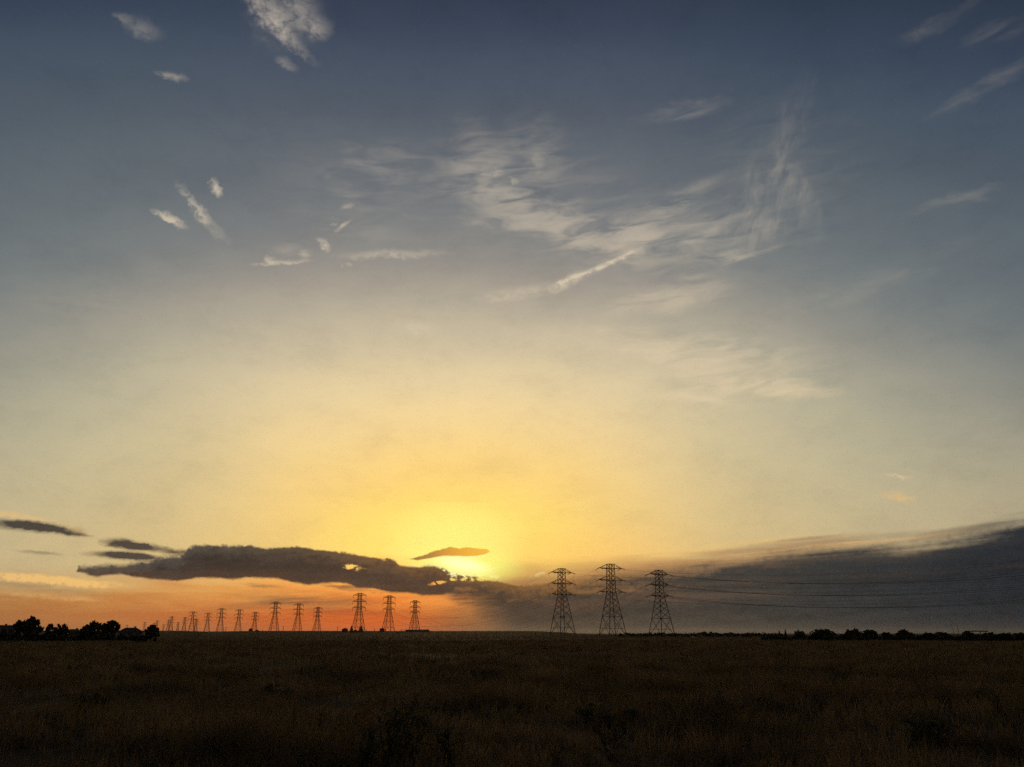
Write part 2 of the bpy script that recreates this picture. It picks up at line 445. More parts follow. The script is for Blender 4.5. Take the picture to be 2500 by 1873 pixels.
M_STEEL = material('weathered_galvanised_steel', (0.17, 0.165, 0.16), 0.6, 0.4, (0.11, 0.095, 0.085), 0.4, metallic=0.3)
M_GLASS = material('brown_porcelain_insulator', (0.07, 0.045, 0.035), 0.35, 0.5, scale=2.0)
M_CABLE = material('aluminium_cable', (0.12, 0.12, 0.12), 0.55, 0.4, scale=0.3)
M_BARK = material('bark', (0.07, 0.052, 0.038), 0.9, 0.1, scale=6, bump=0.5)
M_LEAF = material('dark_leaves', (0.045, 0.058, 0.026), 0.7, 0.15, (0.025, 0.036, 0.016), 1.2)
M_CONIFER = material('conifer_needles', (0.032, 0.046, 0.026), 0.75, 0.1, (0.018, 0.028, 0.016), 1.5)
M_GRASS = material('dry_grass', (0.32, 0.225, 0.118), 0.85, 0.08, (0.10, 0.075, 0.040), 0.42, trans=0.3)
for nd in M_GRASS.node_tree.nodes:
    if nd.type == 'VALTORGB':
        nd.color_ramp.elements[0].position, nd.color_ramp.elements[1].position = 0.40, 0.64
M_SOIL = material('field_soil_and_thatch', (0.095, 0.065, 0.035), 0.95, 0.02, (0.040, 0.029, 0.017), 0.05, bump=0.4)
M_WEED = material('weed_leaves', (0.115, 0.112, 0.055), 0.7, 0.15, (0.06, 0.062, 0.03), 6.0, trans=0.3)
M_WALL = material('stucco_wall', (0.30, 0.28, 0.25), 0.9, 0.1, scale=0.8, bump=0.1)
M_ROOF = material('shingle_roof', (0.07, 0.065, 0.062), 0.9, 0.1, scale=2.5, bump=0.3)
M_METALROOF = material('corrugated_roof', (0.16, 0.15, 0.14), 0.6, 0.3, scale=1.0)
M_PANE = material('window_pane', (0.03, 0.035, 0.04), 0.12, 0.5)
M_WOOD = material('weathered_wood', (0.11, 0.085, 0.062), 0.9, 0.1, scale=4.0, bump=0.2)
M_WHITE = material('white_paint', (0.78, 0.77, 0.74), 0.6, 0.3, (0.6, 0.58, 0.55), 2.0)

# ------------------------------------------------------------------ helpers


class MB:
    """collects simple shapes and links them as ONE mesh object"""
    def __init__(self):
        self.v, self.f = [], []

    def bar(self, p, q, t, t2=None, sides=4):
        p, q = Vector(p), Vector(q)
        d = q - p
        if d.length < 1e-6:
            return self
        d.normalize()
        a = d.cross(Vector((0, 0, 1)))
        if a.length < 1e-3:
            a = Vector((1, 0, 0))
        a.normalize()
        b = d.cross(a)
        t2 = t if t2 is None else t2
        n = len(self.v)
        k = math.sqrt(0.5) if sides == 4 else 0.5
        for o, r in ((p, t), (q, t2)):
            for i in range(sides):
                an = 2 * math.pi * (i + 0.5) / sides
                self.v.append(o + a * (math.cos(an) * r * k) + b * (math.sin(an) * r * k))
        for i in range(sides):
            j = (i + 1) % sides
            self.f.append((n + i, n + j, n + sides + j, n + sides + i))
        self.f.append(tuple(n + i for i in range(sides))[::-1])
        self.f.append(tuple(n + sides + i for i in range(sides)))
        return self

    def tube(self, pts, rad, sides=5):
        n = len(self.v)
        for i, p in enumerate(pts):
            d = (pts[min(i + 1, len(pts) - 1)] - pts[max(i - 1, 0)]).normalized()
            a = d.cross(Vector((0, 0, 1)))
            if a.length < 1e-3:
                a = Vector((1, 0, 0))
            a.normalize()
            b = d.cross(a)
            r = rad[i] if isinstance(rad, (list, tuple)) else rad
            for k in range(sides):
                an = 2 * math.pi * k / sides
                self.v.append(p + a * math.cos(an) * r + b * math.sin(an) * r)
        for i in range(len(pts) - 1):
            for k in range(sides):
                j = (k + 1) % sides
                self.f.append((n + i * sides + k, n + i * sides + j, n + (i + 1) * sides + j, n + (i + 1) * sides + k))
        return self

    def box(self, lo, hi):
        n = len(self.v)
        (x0, y0, z0), (x1, y1, z1) = lo, hi
        self.v += [Vector(q) for q in ((x0, y0, z0), (x1, y0, z0), (x1, y1, z0), (x0, y1, z0), (x0, y0, z1), (x1, y0, z1), (x1, y1, z1), (x0, y1, z1))]
        for q in ((0, 3, 2, 1), (4, 5, 6, 7), (0, 1, 5, 4), (1, 2, 6, 5), (2, 3, 7, 6), (3, 0, 4, 7)):
            self.f.append(tuple(n + i for i in q))
        return self

    def poly(self, verts, faces):
        n = len(self.v)
        self.v += [Vector(q) for q in verts]
        self.f += [tuple(n + i for i in q) for q in faces]
        return self

    def mesh(self, name, mat):
        me = bpy.data.meshes.new(name)
        me.from_pydata([tuple(q) for q in self.v], [], self.f)
        me.materials.append(mat)
        me.update()
        return me

    def build(self, name, mat, parent=None):
        return link(name, self.mesh(name, mat), parent)


def link(name, me, parent=None):
    o = bpy.data.objects.new(name, me)
    col.objects.link(o)
    if parent is not None:
        o.parent = parent
    return o


def np_mesh(name, verts, faces, mat):
    """verts (n,3); faces (m,k) of one size"""
    me = bpy.data.meshes.new(name)
    m, k = faces.shape
    me.vertices.add(len(verts))
    me.vertices.foreach_set('co', np.ascontiguousarray(verts, dtype=np.float32).ravel())
    me.loops.add(m * k)
    me.loops.foreach_set('vertex_index', np.ascontiguousarray(faces, dtype=np.int32).ravel())
    me.polygons.add(m)
    me.polygons.foreach_set('loop_start', np.arange(0, m * k, k, dtype=np.int32))
    me.materials.append(mat)
    me.update(calc_edges=True)
    me.validate()
    return me


def empty(name, loc=(0, 0, 0), rz=0.0):
    o = bpy.data.objects.new(name, None)
    o.empty_display_size = 0.5
    o.location = loc
    o.rotation_euler = (0, 0, rz)
    col.objects.link(o)
    return o


def tag(o, label=None, cat=None, group=None, kind=None):
    if label: o['label'] = label
    if cat: o['category'] = cat
    if group: o['group'] = group
    if kind: o['kind'] = kind
    return o


# ------------------------------------------------------------------ terrain


def sstep(x, a, b):
    t = np.clip((x - a) / (b - a), 0, 1)
    return t * t * (3 - 2 * t)


def terr(x, y):
    x = np.asarray(x, dtype=float)
    y = np.asarray(y, dtype=float)
    r = np.hypot(x, y)
    az = np.degrees(np.arctan2(x, y))
    w = 1.0 - sstep(az, 1.0, 6.5)
    dip = 1.0 - 0.28 * np.exp(-((az + 18.9) / 0.9) ** 2)
    z = 5.0 * sstep(r, 320, 1250) * w * dip
    z = z + (0.10 * np.sin(x * 0.11 + 0.4) * np.sin(y * 0.07 + 1.3) + 0.05 * np.sin(x * 0.31 + y * 0.23)) * sstep(r, 4, 14) * (1 - sstep(r, 120, 300))
    return z


def terrz(x, y):
    return float(terr(x, y))


rng = np.random.default_rng(5)
rings = np.concatenate([[0.0], np.geomspace(2.0, 14000.0, 140)])
nA = 240
angs = np.linspace(0, 2 * np.pi, nA, endpoint=False)
RR, AA = np.meshgrid(rings[1:], angs, indexing='ij')
gx, gy = (RR * np.sin(AA)).ravel(), (RR * np.cos(AA)).ravel()
gv = np.stack([gx, gy, terr(gx, gy)], 1)
gv = np.vstack([[[0, 0, 0]], gv])
fc = []
nr = len(rings) - 1
i0 = np.arange(nr - 1)[:, None] * nA
k0 = np.arange(nA)[None, :]
k1 = (k0 + 1) % nA
quad = np.stack([1 + i0 + k0, 1 + i0 + nA + k0, 1 + i0 + nA + k1, 1 + i0 + k1], -1).reshape(-1, 4)
cap = np.stack([np.zeros(nA, int), 1 + k0[0], 1 + k1[0]], 1)
tri = np.vstack([cap, quad[:, [0, 1, 2]], quad[:, [0, 2, 3]]])
gm = np_mesh('field', gv, tri[:, ::-1], M_SOIL)
field = link('field', gm)
tag(field, 'flat dark brown field running to the horizon', kind='structure')

# ------------------------------------------------------------------ dry grass over the field


def vnoise(x, y, s, seed):
    """cheap smooth noise for tuft patterns"""
    r = np.random.default_rng(seed)
    out = np.zeros_like(x)
    for k in range(6):
        a = r.uniform(0, 2 * np.pi)
        f = s * r.uniform(0.6, 1.8)
        out += np.sin((x * np.cos(a) + y * np.sin(a)) * f + r.uniform(0, 6.3))
    return out / 6 ** 0.5


def grass(n, r0, r1, hmin, hmax, wid, power, seed, half=42):
    r = np.random.default_rng(seed)
    u = r.random(n)
    rad = (r0 ** power + u * (r1 ** power - r0 ** power)) ** (1 / power)
    az = np.radians(r.uniform(-half, half, n))
    x, y = rad * np.sin(az), rad * np.cos(az)
    # gather into tufts
    tx, ty = np.round(x / 0.35) * 0.35, np.round(y / 0.35) * 0.35
    pull = r.random(n) ** 0.5 * 0.6
    hs = np.sin(tx * 127.1 + ty * 311.7) * 43758.5453
    ho = (hs - np.floor(hs) - 0.5) * 0.8
    hs = np.sin(tx * 269.5 + ty * 183.3) * 43758.5453
    ho2 = (hs - np.floor(hs) - 0.5) * 0.8
    x = x + (tx + ho - x) * pull
    y = y + (ty + ho2 - y) * pull
    patch = vnoise(x, y, 1.9, 71) * 0.35 + vnoise(x, y, 0.6, 72) * 0.4 + vnoise(x, y, 0.16, 73) * 0.35
    keep = patch + r.normal(0, 0.45, n) > -0.6
    x, y, patch, rad = x[keep], y[keep], patch[keep], rad[keep]
    n = len(x)
    h = r.uniform(hmin, hmax, n) * np.clip(0.82 + 0.45 * patch, 0.3, 1.6)
    w = wid * r.uniform(0.6, 1.4, n) * np.maximum(1.0, rad / 28.0)
    yaw = r.uniform(0, 2 * np.pi, n)
    lean = r.uniform(0.05, 0.65, n) * h
    la = r.uniform(0, 2 * np.pi, n)
    z = terr(x, y) - 0.03
    wx, wy = np.cos(yaw) * w / 2, np.sin(yaw) * w / 2
    lx, ly = np.cos(la) * lean, np.sin(la) * lean
    v = np.empty((n, 5, 3))
    v[:, 0] = np.stack([x - wx, y - wy, z], 1)
    v[:, 1] = np.stack([x + wx, y + wy, z], 1)
    v[:, 2] = np.stack([x + wx * .8 + lx * .3, y + wy * .8 + ly * .3, z + h * .6], 1)
    v[:, 3] = np.stack([x - wx * .8 + lx * .3, y - wy * .8 + ly * .3, z + h * .6], 1)
    v[:, 4] = np.stack([x + lx, y + ly, z + h], 1)
    b = np.arange(n)[:, None] * 5
    f = np.concatenate([b + [0, 1, 2], b + [0, 2, 3], b + [3, 2, 4]])
    return v.reshape(-1, 3), f


gA = grass(210000, 6.0, 45.0, 0.22, 0.55, 0.010, 1.2, 11)
gB = grass(170000, 38.0, 190.0, 0.30, 0.60, 0.015, 1.0, 12, 36)
gC = grass(110000, 150.0, 900.0, 0.25, 0.60, 0.014, 0.7, 13, 35)
n1, n2 = len(gA[0]), len(gA[0]) + len(gB[0])
g = link('dry_grass', np_mesh('dry_grass', np.vstack([gA[0], gB[0], gC[0]]), np.vstack([gA[1], gB[1] + n1, gC[1] + n2]), M_GRASS))
tag(g, 'dry brown grass covering the whole foreground field', kind='stuff')

# ------------------------------------------------------------------ lattice towers
WAIST = 0.605
ARMS = (0.605, 0.770, 0.935)


def halfw(t):
    if t < WAIST:
        return 6.4 + (2.15 - 6.4) * t / WAIST
    return 2.15 + (1.85 - 2.15) * (t - WAIST) / (1 - WAIST)


def corner(i, t, s):
    sxx, syy = ((-1, -1), (1, -1), (1, 1), (-1, 1))[i]
    w = halfw(t) * s
    return Vector((sxx * w, syy * w, t * 45.0 * s))


UPPER = [WAIST + (1 - WAIST) * k / 6 for k in range(7)]
LOWER = [0.265, 0.37, 0.455, 0.53, WAIST]


def brace_members():
    out = []
    for i in range(4):
        j = (i + 1) % 4
        for lv in (LOWER, UPPER):
            for a, b in zip(lv[:-1], lv[1:]):
                out.append(((i, a), (j, b), 1.0))
                out.append(((j, a), (i, b), 1.0))
        out.append(((i, 0.0), (j, 0.265), 1.15))
        out.append(((j, 0.0), (i, 0.265), 1.15))
        for t in (0.105, 0.265, ARMS[0], ARMS[1], ARMS[2], 1.0):
            out.append(((i, t), (j, t), 1.2))
    return out


BR = brace_members()
TIP = 8.4


def arm_tip(side, lvl, s):
    return Vector((side * TIP * s * (1.0 if lvl != 1 else 1.06), 0, ARMS[lvl] * 45 * s + 0.35 * s))


def arm_mesh(side, lvl, s, th):
    m = MB()
    t = ARMS[lvl]
    tip = arm_tip(side, lvl, s)
    cs = (1, 2) if side > 0 else (0, 3)
    tu = min(1.0, t + 0.065)
    lows, ups = [corner(c, t, s) for c in cs], [corner(c, tu, s) for c in cs]
    for q in lows:
        m.bar(q, tip, th * 1.15)
    for q in ups:
        m.bar(q, tip, th * 0.62)
    for k in (0.33, 0.66):
        a, b = [q.lerp(tip, k) for q in lows]
        m.bar(a, b, th * 0.5)
        c, d = [q.lerp(tip, k) for q in ups]
        m.bar(a, c, th * 0.5)
        m.bar(b, d, th * 0.5)
    m.bar(tip - Vector((side * 0.25, 0, 0.2)), tip + Vector((side * 0.25, 0, -0.2)), th * 1.3)
    return m


def string_mesh(p, q, r=0.17):
    """insulator string: a row of sheds on a rod"""
    p, q = Vector(p), Vector(q)
    n = 11
    pts, rad = [p], [0.05]
    for k in range(n):
        a = p.lerp(q, (k + 0.25) / n)
        b = p.lerp(q, (k + 0.55) / n)
        pts += [a, b]
        rad += [r, r * 0.45]
    pts.append(q)
    rad.append(0.05)
    return MB().tube(pts, rad, 6)


STR_L, STR_DROP, SUS_L = 4.6, 1.1, 3.6


def wire_point(tw, side, lvl, end):
    """world position where the conductor leaves the tower; end = +1 towards the far towers"""
    s = tw['scale']
    p = arm_tip(side, lvl, s)
    p = p + (Vector((0, end * STR_L, -STR_DROP)) if tw['strain'] else Vector((0, 0, -SUS_L)))
    return tw['loc'] + Matrix.Rotation(tw['rz'], 3, 'Z') @ p


TOWERS = []


def tower(px, py, H, face, label, detail, strain=False, group=None, line=0):
    """face: bearing in degrees of the line leaving the tower towards the far end"""
    a, e = azel(px, py)
    d = 45 / math.tan(R(e))
    for _ in range(6):
        x, y = d * math.sin(R(a)), d * math.cos(R(a))
        d = (H + terrz(x, y) - CAM_Z) / math.tan(R(e))
    x, y = d * math.sin(R(a)), d * math.cos(R(a))
    loc = Vector((x, y, terrz(x, y) - 0.05))
    s = H / 45.0
    tw = dict(loc=loc, rz=-R(face), scale=s, strain=strain, line=line, d=d)
    TOWERS.append(tw)
    leg_t, br_t = (0.42, 0.17) if detail == 2 else (0.50, 0.20) if detail == 1 else (0.60, 0.28)
    legs = []
    for i in range(4):
        m = MB()
        m.bar(corner(i, 0, s), corner(i, WAIST, s), leg_t)
        m.bar(corner(i, WAIST, s), corner(i, 1.0, s), leg_t * 0.85)
        legs.append(m)
    arms = [(sd_, lv, arm_mesh(sd_, lv, s, leg_t * (0.75 if detail == 2 else 0.8))) for sd_ in (-1, 1) for lv in range(3)]
    if detail == 0:
        m = MB()
        for q in legs + [am for _, _, am in arms]:
            m.poly(q.v, q.f)
        for (i, ta), (j, tb), k in BR:
            m.bar(corner(i, ta, s), corner(j, tb, s), br_t * k)
        for sd_, lv, _ in arms:
            p = arm_tip(sd_, lv, s)
            m.bar(p, p - Vector((0, 0, SUS_L)), 0.3)
        o = m.build('lattice_tower', M_STEEL)
        o.location, o.rotation_euler = loc, (0, 0, tw['rz'])
        tag(o, label, 'tower', group)
        return tw
    root = empty('lattice_tower', loc, tw['rz'])
    tag(root, label, 'tower', group)
    for m in legs:
        m.build('leg', M_STEEL, root)
    if detail == 2:
        for (i, ta), (j, tb), k in BR:
            MB().bar(corner(i, ta, s), corner(j, tb, s), br_t * k).build('brace', M_STEEL, root)
    else:
        m = MB()
        for (i, ta), (j, tb), k in BR:
            m.bar(corner(i, ta, s), corner(j, tb, s), br_t * k)
        tag(m.build('bracing', M_STEEL, root), kind='stuff')
    for sd_, lv, m in arms:
        ao = m.build('cross_arm', M_STEEL, root)
        p = arm_tip(sd_, lv, s)
        if strain:
            ends = []
            for en in (-1, 1):
                q = p + Vector((0, en * STR_L, -STR_DROP))
                ends.append(q)
                string_mesh(p, q, 0.26).build('insulator', M_GLASS, ao)
            pts = []
            for k in range(13):
                u = k / 12
                c = ends[0].lerp(ends[1], u)
                pts.append(c - Vector((0, 0, 3.4 * (1 - (2 * u - 1) ** 2))))
            MB().tube(pts, 0.045, 5).build('jumper_cable', M_CABLE, ao)
        else:
            string_mesh(p, p - Vector((0, 0, SUS_L)), 0.34).build('insulator', M_GLASS, ao)
    return tw


GN, GM, GF = 'three near strain towers', 'three towers of the second row', 'towers marching away to the left'
N1 = tower(1371, 1388, 45, -32, 'near lattice tower, leftmost of the three large towers right of the sunset', 2, True, GN, 1)
N2 = tower(1490, 1377, 48, -26, 'tallest lattice tower, middle of the three large towers right of the sunset', 2, True, GN, 2)
N3 = tower(1608, 1392, 39.5, -35, 'slim near lattice tower, rightmost of the three large towers, against dark cloud', 2, True, GN, 3)
K1 = tower(879, 1448, 45, -32, 'mid distance lattice tower with a pointed conifer at its foot, under the orange glow', 1, False, GM, 1)
K2 = tower(951, 1454, 45, -31, 'mid distance lattice tower between the conifer tower and the long low shed', 1, False, GM, 2)
K3 = tower(1014, 1466, 39.5, -33, 'lattice tower rising behind the long low shed on the skyline', 1, False, GM, 3)
L1 = tower(674, 1469, 45, -32, 'third row lattice tower, tallest of its trio, left of the skyline pole', 1, False, GF, 1)
L2 = tower(730, 1473, 45, -31, 'third row lattice tower just right of the skyline pole', 1, False, GF, 2)
L3 = tower(777, 1482, 39.5, -33, 'third row lattice tower, shortest and rightmost of its trio', 1, False, GF, 3)
P1t = tower(542, 1485, 45, -31, 'fourth row lattice tower above the dip in the skyline', 1, False, GF, 1)
P2t = tower(585, 1487.5, 45, -31, 'fourth row lattice tower left of the two small skyline bushes', 1, False, GF, 2)
P3t = tower(624, 1494, 39.5, -32, 'fourth row lattice tower standing between two small skyline bushes', 1, False, GF, 3)
Q1t = tower(472, 1493, 45, -30, 'fifth row lattice tower overlapping a smaller tower on its right', 1, False, GF, 1)
Q2t = tower(509, 1496, 45, -30, 'fifth row lattice tower standing alone left of the skyline dip', 1, False, GF, 2)
S1t = tower(420, 1505, 45, -29, 'small far lattice tower, tallest of the tight cluster right of the round tree', 0, False, GF, 1)
S2t = tower(452, 1507, 45, -29, 'small far lattice tower between the tight cluster and the overlapping pair', 0, False, GF, 2)
S3t = tower(480, 1511, 39.5, -29, 'small far lattice tower close behind the right leg of a larger one', 0, False, GF, 3)
U1 = tower(384, 1515, 45, -28, 'tiny far lattice tower rising just over the right edge of the round tree', 0, False, GF, 1)
U2 = tower(412, 1514, 45, -28, 'tiny far lattice tower touching the left side of a taller one', 0, False, GF, 2)
U3 = tower(435.5, 1519, 39.5, -28, 'tiny far lattice tower, the stub right of the tight cluster', 0, False, GF, 3)
V1 = tower(354, 1519, 45, -28, 'tiny far lattice tower between the hipped roof house and the round tree', 0, False, GF, 1)
V2 = tower(377, 1521, 45, -28, 'tiny far lattice tower peeping over the top of the round tree', 0, False, GF, 2)
V3 = tower(400, 1524, 39.5, -28, 'tiniest lattice tower standing clear right of the round tree', 0, False, GF, 3)
W1 = tower(311, 1526, 45, -28, 'faintest lattice tower tip above the left of the hipped house roof', 0, False, GF, 1)
W2 = tower(330, 1528, 45, -28, 'faint lattice tower tip above the right of the hipped house roof', 0, False, GF, 2)

# ------------------------------------------------------------------ power cables
CH = {1: [N1, K1, L1, P1t, Q1t, S1t], 2: [N2, K2, L2, P2t, Q2t, S2t], 3: [N3, K3, L3, P3t, S3t]}
NEXT = {1: (349, 481), 2: (328, 447), 3: (307, 413)}        # where the line stands next, beyond the right edge
ROWN = {1: 'left tower row', 2: 'middle tower row', 3: 'right tower row'}
LVN = {0: 'lowest', 1: 'middle', 2: 'topmost'}
for ln_, chain in CH.items():
    for sd_ in (-1, 1):
        for lv in range(3):
            m = MB()
            first = chain[0]
            p = wire_point(first, sd_, lv, -1)
            nx_, ny_ = NEXT[ln_]
            off = (p - first['loc'])
            q = Vector((nx_, ny_, 0)) + Matrix.Rotation(R(-24), 3, 'Z') @ off
            spans = [(q, p, 8.0, 0.085 if ln_ == 3 else 0.032)]
            for t0, t1 in zip(chain[:-1], chain[1:]):
                a_, b_ = wire_point(t0, sd_, lv, 1), wire_point(t1, sd_, lv, -1)
                spans.append((a_, b_, 14.5 * ((b_ - a_).length / 430) ** 2, 0.04))
            for a_, b_, sag, r_ in spans:
                pts = []
                for k in range(29):
                    u = k / 28
                    c = a_.lerp(b_, u)
                    pts.append(c - Vector((0, 0, sag * (1 - (2 * u - 1) ** 2))))
                m.tube(pts, r_, 5)
            o = m.build('power_cable', M_CABLE)
            tag(o, '%s power cable on the %s arms of the %s' % (LVN[lv], 'left hand' if sd_ < 0 else 'right hand', ROWN[ln_]),
                'cable', 'power cables strung between the towers')

# ------------------------------------------------------------------ trees and shrubs


def leaf_cloud(clumps, n, leaf, seed, squash=1.0):
    """leaf-sized faces through the volume of the given clumps, denser towards their skins"""
    r = np.random.default_rng(seed)
    c = np.array([q[:3] for q in clumps], dtype=float)
    rad = np.array([q[3] for q in clumps], dtype=float)
    p = rad ** 2 / (rad ** 2).sum()
    k = r.choice(len(clumps), n, p=p)
    d = r.normal(size=(n, 3))
    d /= np.linalg.norm(d, axis=1)[:, None]
    rr = (r.random(n) ** 0.45) * r.normal(1.0, 0.10, n)
    pos = c[k] + d * (rad[k] * rr)[:, None] * np.array([1, 1, squash])
    pos[:, 2] = np.maximum(pos[:, 2], 0.03)
    a = r.normal(size=(n, 3))
    a /= np.linalg.norm(a, axis=1)[:, None]
    b = np.cross(a, r.normal(size=(n, 3)))
    b /= np.linalg.norm(b, axis=1)[:, None]
    sz = leaf * r.uniform(0.6, 1.5, n)[:, None]
    v = np.stack([pos - a * sz, pos + b * sz * 0.45, pos + a * sz, pos - b * sz * 0.45], 1)
    f = np.arange(n)[:, None] * 4 + np.array([[0, 1, 2, 3]])
    return v.reshape(-1, 3), f


def limb_pts(p, q, r, wob=0.12, n=5):
    L = (q - p).length
    return [p.lerp(q, k / (n - 1)) + (Vector((r.gauss(0, 1), r.gauss(0, 1), r.gauss(0, .5))) * L * wob * 0.5 if 0 < k < n - 1 else Vector()) for k in range(n)]


def at_px(px, d):
    a, _ = azel(px, 1540)
    x, y = d * math.sin(R(a)), d * math.cos(R(a))
    return Vector((x, y, terrz(x, y)))


def height_px(px, py, d, zb):
    a, e = azel(px, py)
    return CAM_Z + d * math.tan(R(e)) - zb


def width_px(x0, x1, d):
    return d * 2 * math.tan(R(abs(azel(x1, 1540)[0] - azel(x0, 1540)[0])) / 2)


def broadleaf(name, px0, px1, top, d, label, cat, group=None, seed=1, leaves=2200, low=0.28, shape=None, mat=None, leaf=0.26):
    r = random.Random(seed)
    loc = at_px((px0 + px1) / 2, d)
    h = height_px((px0 + px1) / 2, top, d, loc.z)
    w = width_px(px0, px1, d) / 2 * 1.0
    root = empty(name, loc)
    tag(root, label, cat, group)
    clumps = []
    for k in range(44):
        u = -1 + 2 * (k + r.random()) / 44
        prof_h = (shape(u) if shape else math.sqrt(max(0.05, 1 - u * u)) * 0.35 + 0.62)
        rc = min(w, h) * r.uniform(0.15, 0.27)
        zmax = h * prof_h - rc * 0.9
        z = h * low + rc * 0.5 + (max(0.1, zmax - h * low - rc * 0.5)) * (r.random() ** 0.6)
        clumps.append((u * max(0.1, w - rc), r.uniform(-0.7, 0.7) * max(0.1, w - rc), z, rc))
    v, f = leaf_cloud(clumps, leaves, leaf, seed + 100)
    v[:, 2] = np.minimum(v[:, 2], h * 1.02)
    m = MB()
    tr = max(0.08, h * 0.03)
    fork = Vector((0, 0, h * low * 0.9 + 0.2))
    m.tube([Vector((0, 0, -0.1)), Vector((tr * .3, 0, fork.z * .5)), fork], [tr * 1.5, tr, tr * .85], 7)
    for c in clumps[:9]:
        m.tube(limb_pts(fork, Vector(c[:3]), r), [tr * .6, tr * .45, tr * .35, tr * .22, tr * .1], 5)
    m.build('trunk', M_BARK, root)
    link('crown', np_mesh('crown', v, f, mat or M_LEAF), root)
    return root


def conifer(px, halfpx, top, d, label, group=None, seed=1):
    r = random.Random(seed)
    loc = at_px(px, d)
    h = height_px(px, top, d, loc.z)
    w = max(0.5, width_px(px - halfpx, px + halfpx, d) / 2)
    root = empty('conifer', loc)
    tag(root, label, 'tree', group)
    clumps = []
    for k in range(24):
        t = (k + 0.5) / 24
        ww = w * (1 - t) ** 0.75
        an = k * 2.4
        clumps.append((math.cos(an) * ww * 0.55, math.sin(an) * ww * 0.55, h * (0.06 + 0.92 * t), max(0.12, ww * 0.55)))
    v, f = leaf_cloud(clumps, 900, 0.32 if d > 500 else 0.2, seed, 1.2)
    v[:, 2] = np.minimum(v[:, 2], h)
    MB().tube([Vector((0, 0, -0.1)), Vector((0.03, 0, h * .5)), Vector((0, 0, h * .96))], [w * .14 + .05, w * .09 + .03, 0.02], 7).build('trunk', M_BARK, root)
    link('crown', np_mesh('crown', v, f, M_CONIFER), root)
    return root


TL = 'trees at the left end of the field'
broadleaf('broadleaf_tree', 29, 106, 1500, 190, 'big dark bushy tree rising highest at the far left of the field', 'tree', TL, 3, 5200, 0.16,
          lambda u: 0.78 + 0.22 * math.exp(-((u - 0.42) / 0.33) ** 2) - (0.22 if u > 0.85 else 0))
broadleaf('broadleaf_tree', 111, 133, 1522, 190, 'small narrow dark tree right beside the big leftmost tree', 'tree', TL, 4, 1500, 0.1)
broadleaf('broadleaf_tree', 131, 169, 1521, 192, 'low rounded dark tree left of the gap with the pale house wall', 'tree', TL, 5, 2400, 0.1)
broadleaf('broadleaf_tree', 194, 248, 1513, 190, 'left half of the twin dark tree clump beside the hipped house', 'tree', TL, 6, 3200, 0.1,
          lambda u: 0.80 + 0.20 * math.exp(-((u - 0.45) / 0.35) ** 2) - (0.1 if u < -0.7 else 0))
broadleaf('broadleaf_tree', 243, 291, 1513, 193, 'right half of the twin dark tree clump, touching the hipped roof', 'tree', TL, 7, 3200, 0.1,
          lambda u: 0.84 + 0.16 * math.exp(-((u - 0.35) / 0.4) ** 2))
broadleaf('broadleaf_tree', 354, 388, 1525, 165, 'round dark tree standing alone at the right end of the left trees', 'tree', TL, 8, 2200, 0.12)

SH = 'low shrubs along the left field edge'
for k, (a_, b_, t_, d_) in enumerate([(-14, 26, 1541, 186), (18, 60, 1544, 182), (52, 96, 1546, 178), (90, 128, 1546, 180), (120, 150, 1545, 178), (146, 168, 1548, 172),
                                      (168, 200, 1552, 182), (192, 226, 1546, 180), (220, 256, 1548, 182), (250, 286, 1546, 184), (282, 318, 1549, 186), (310, 350, 1549, 186), (338, 362, 1550, 178)]):
    broadleaf('shrub', a_, b_, t_, d_, 'low dark shrub in the row along the foot of the left trees and houses', 'shrub', SH, 20 + k, 900, 0.03, leaf=0.2)

RT = 'bushes and trees along the right horizon'
for k, (a_, b_, t_, d_, lab) in enumerate([
        (1976, 2040, 1533, 214, 'wide dark bush, first of the big bushes from the towers along the right horizon'),
        (2056, 2105, 1532, 214, 'dark bush with a pointed top, second big bush on the right horizon'),
        (2103, 2143, 1536, 216, 'dark rounded bush joined to the right side of the pointed bush'),
        (2150, 2176, 1543, 218, 'small dark bush in the gap before the domed bush on the right horizon'),
        (2185, 2233, 1535, 214, 'domed dark bush with a flat crown, alone between gaps on the right horizon'),
        (2246, 2286, 1543, 212, 'low dark bush right of the domed bush'),
        (2278, 2320, 1542, 214, 'low dark bush just left of the thin pole on the right horizon'),
        (2346, 2378, 1540, 216, 'dark bush at the left end of the flat canopy on the right'),
        (2392, 2432, 1543, 212, 'dark bush under the right end of the flat canopy'),
        (2430, 2470, 1544, 212, 'low dark bush second from the right edge of the picture'),
        (2468, 2512, 1544, 212, 'low dark bush at the right edge of the picture'),
        (1934, 1966, 1536, 330, 'cluster of dark pointed treetops just left of the wide dark bush'),
        (1713, 1727, 1540, 420, 'small dark round tree, left of a pair right of the slim tower'),
        (1727, 1742, 1541, 420, 'small dark round tree, right of a pair right of the slim tower'),
        (1770, 1796, 1543, 430, 'flat topped small bush between the tree pair and the conifers'),
        (1812, 1834, 1544, 430, 'small low bush midway along the far right hedge line')]):
    broadleaf('bush' if d_ < 300 else 'broadleaf_tree', a_, b_, t_, d_, lab, 'bush' if d_ < 300 else 'tree', RT, 60 + k, 2000 if d_ < 300 else 900, 0.04, leaf=0.24)
conifer(1902, 4, 1539, 340, 'small dark conifer, left of two on the right horizon', RT, 91)
conifer(1917, 4, 1537, 340, 'small dark conifer, right of two on the right horizon', RT, 92)
RS = 'low hedge shrubs on the right horizon'
for k in range(18):
    c_ = 1880 + k * 36
    broadleaf('shrub', c_ - 24, c_ + 24, 1548.5 + 1.5 * math.sin(k * 2.1), 206 + 6 * math.sin(k * 1.3), 'low dark shrub of the hedge running along the right field edge', 'shrub', RS, 120 + k, 700, 0.02, leaf=0.2)
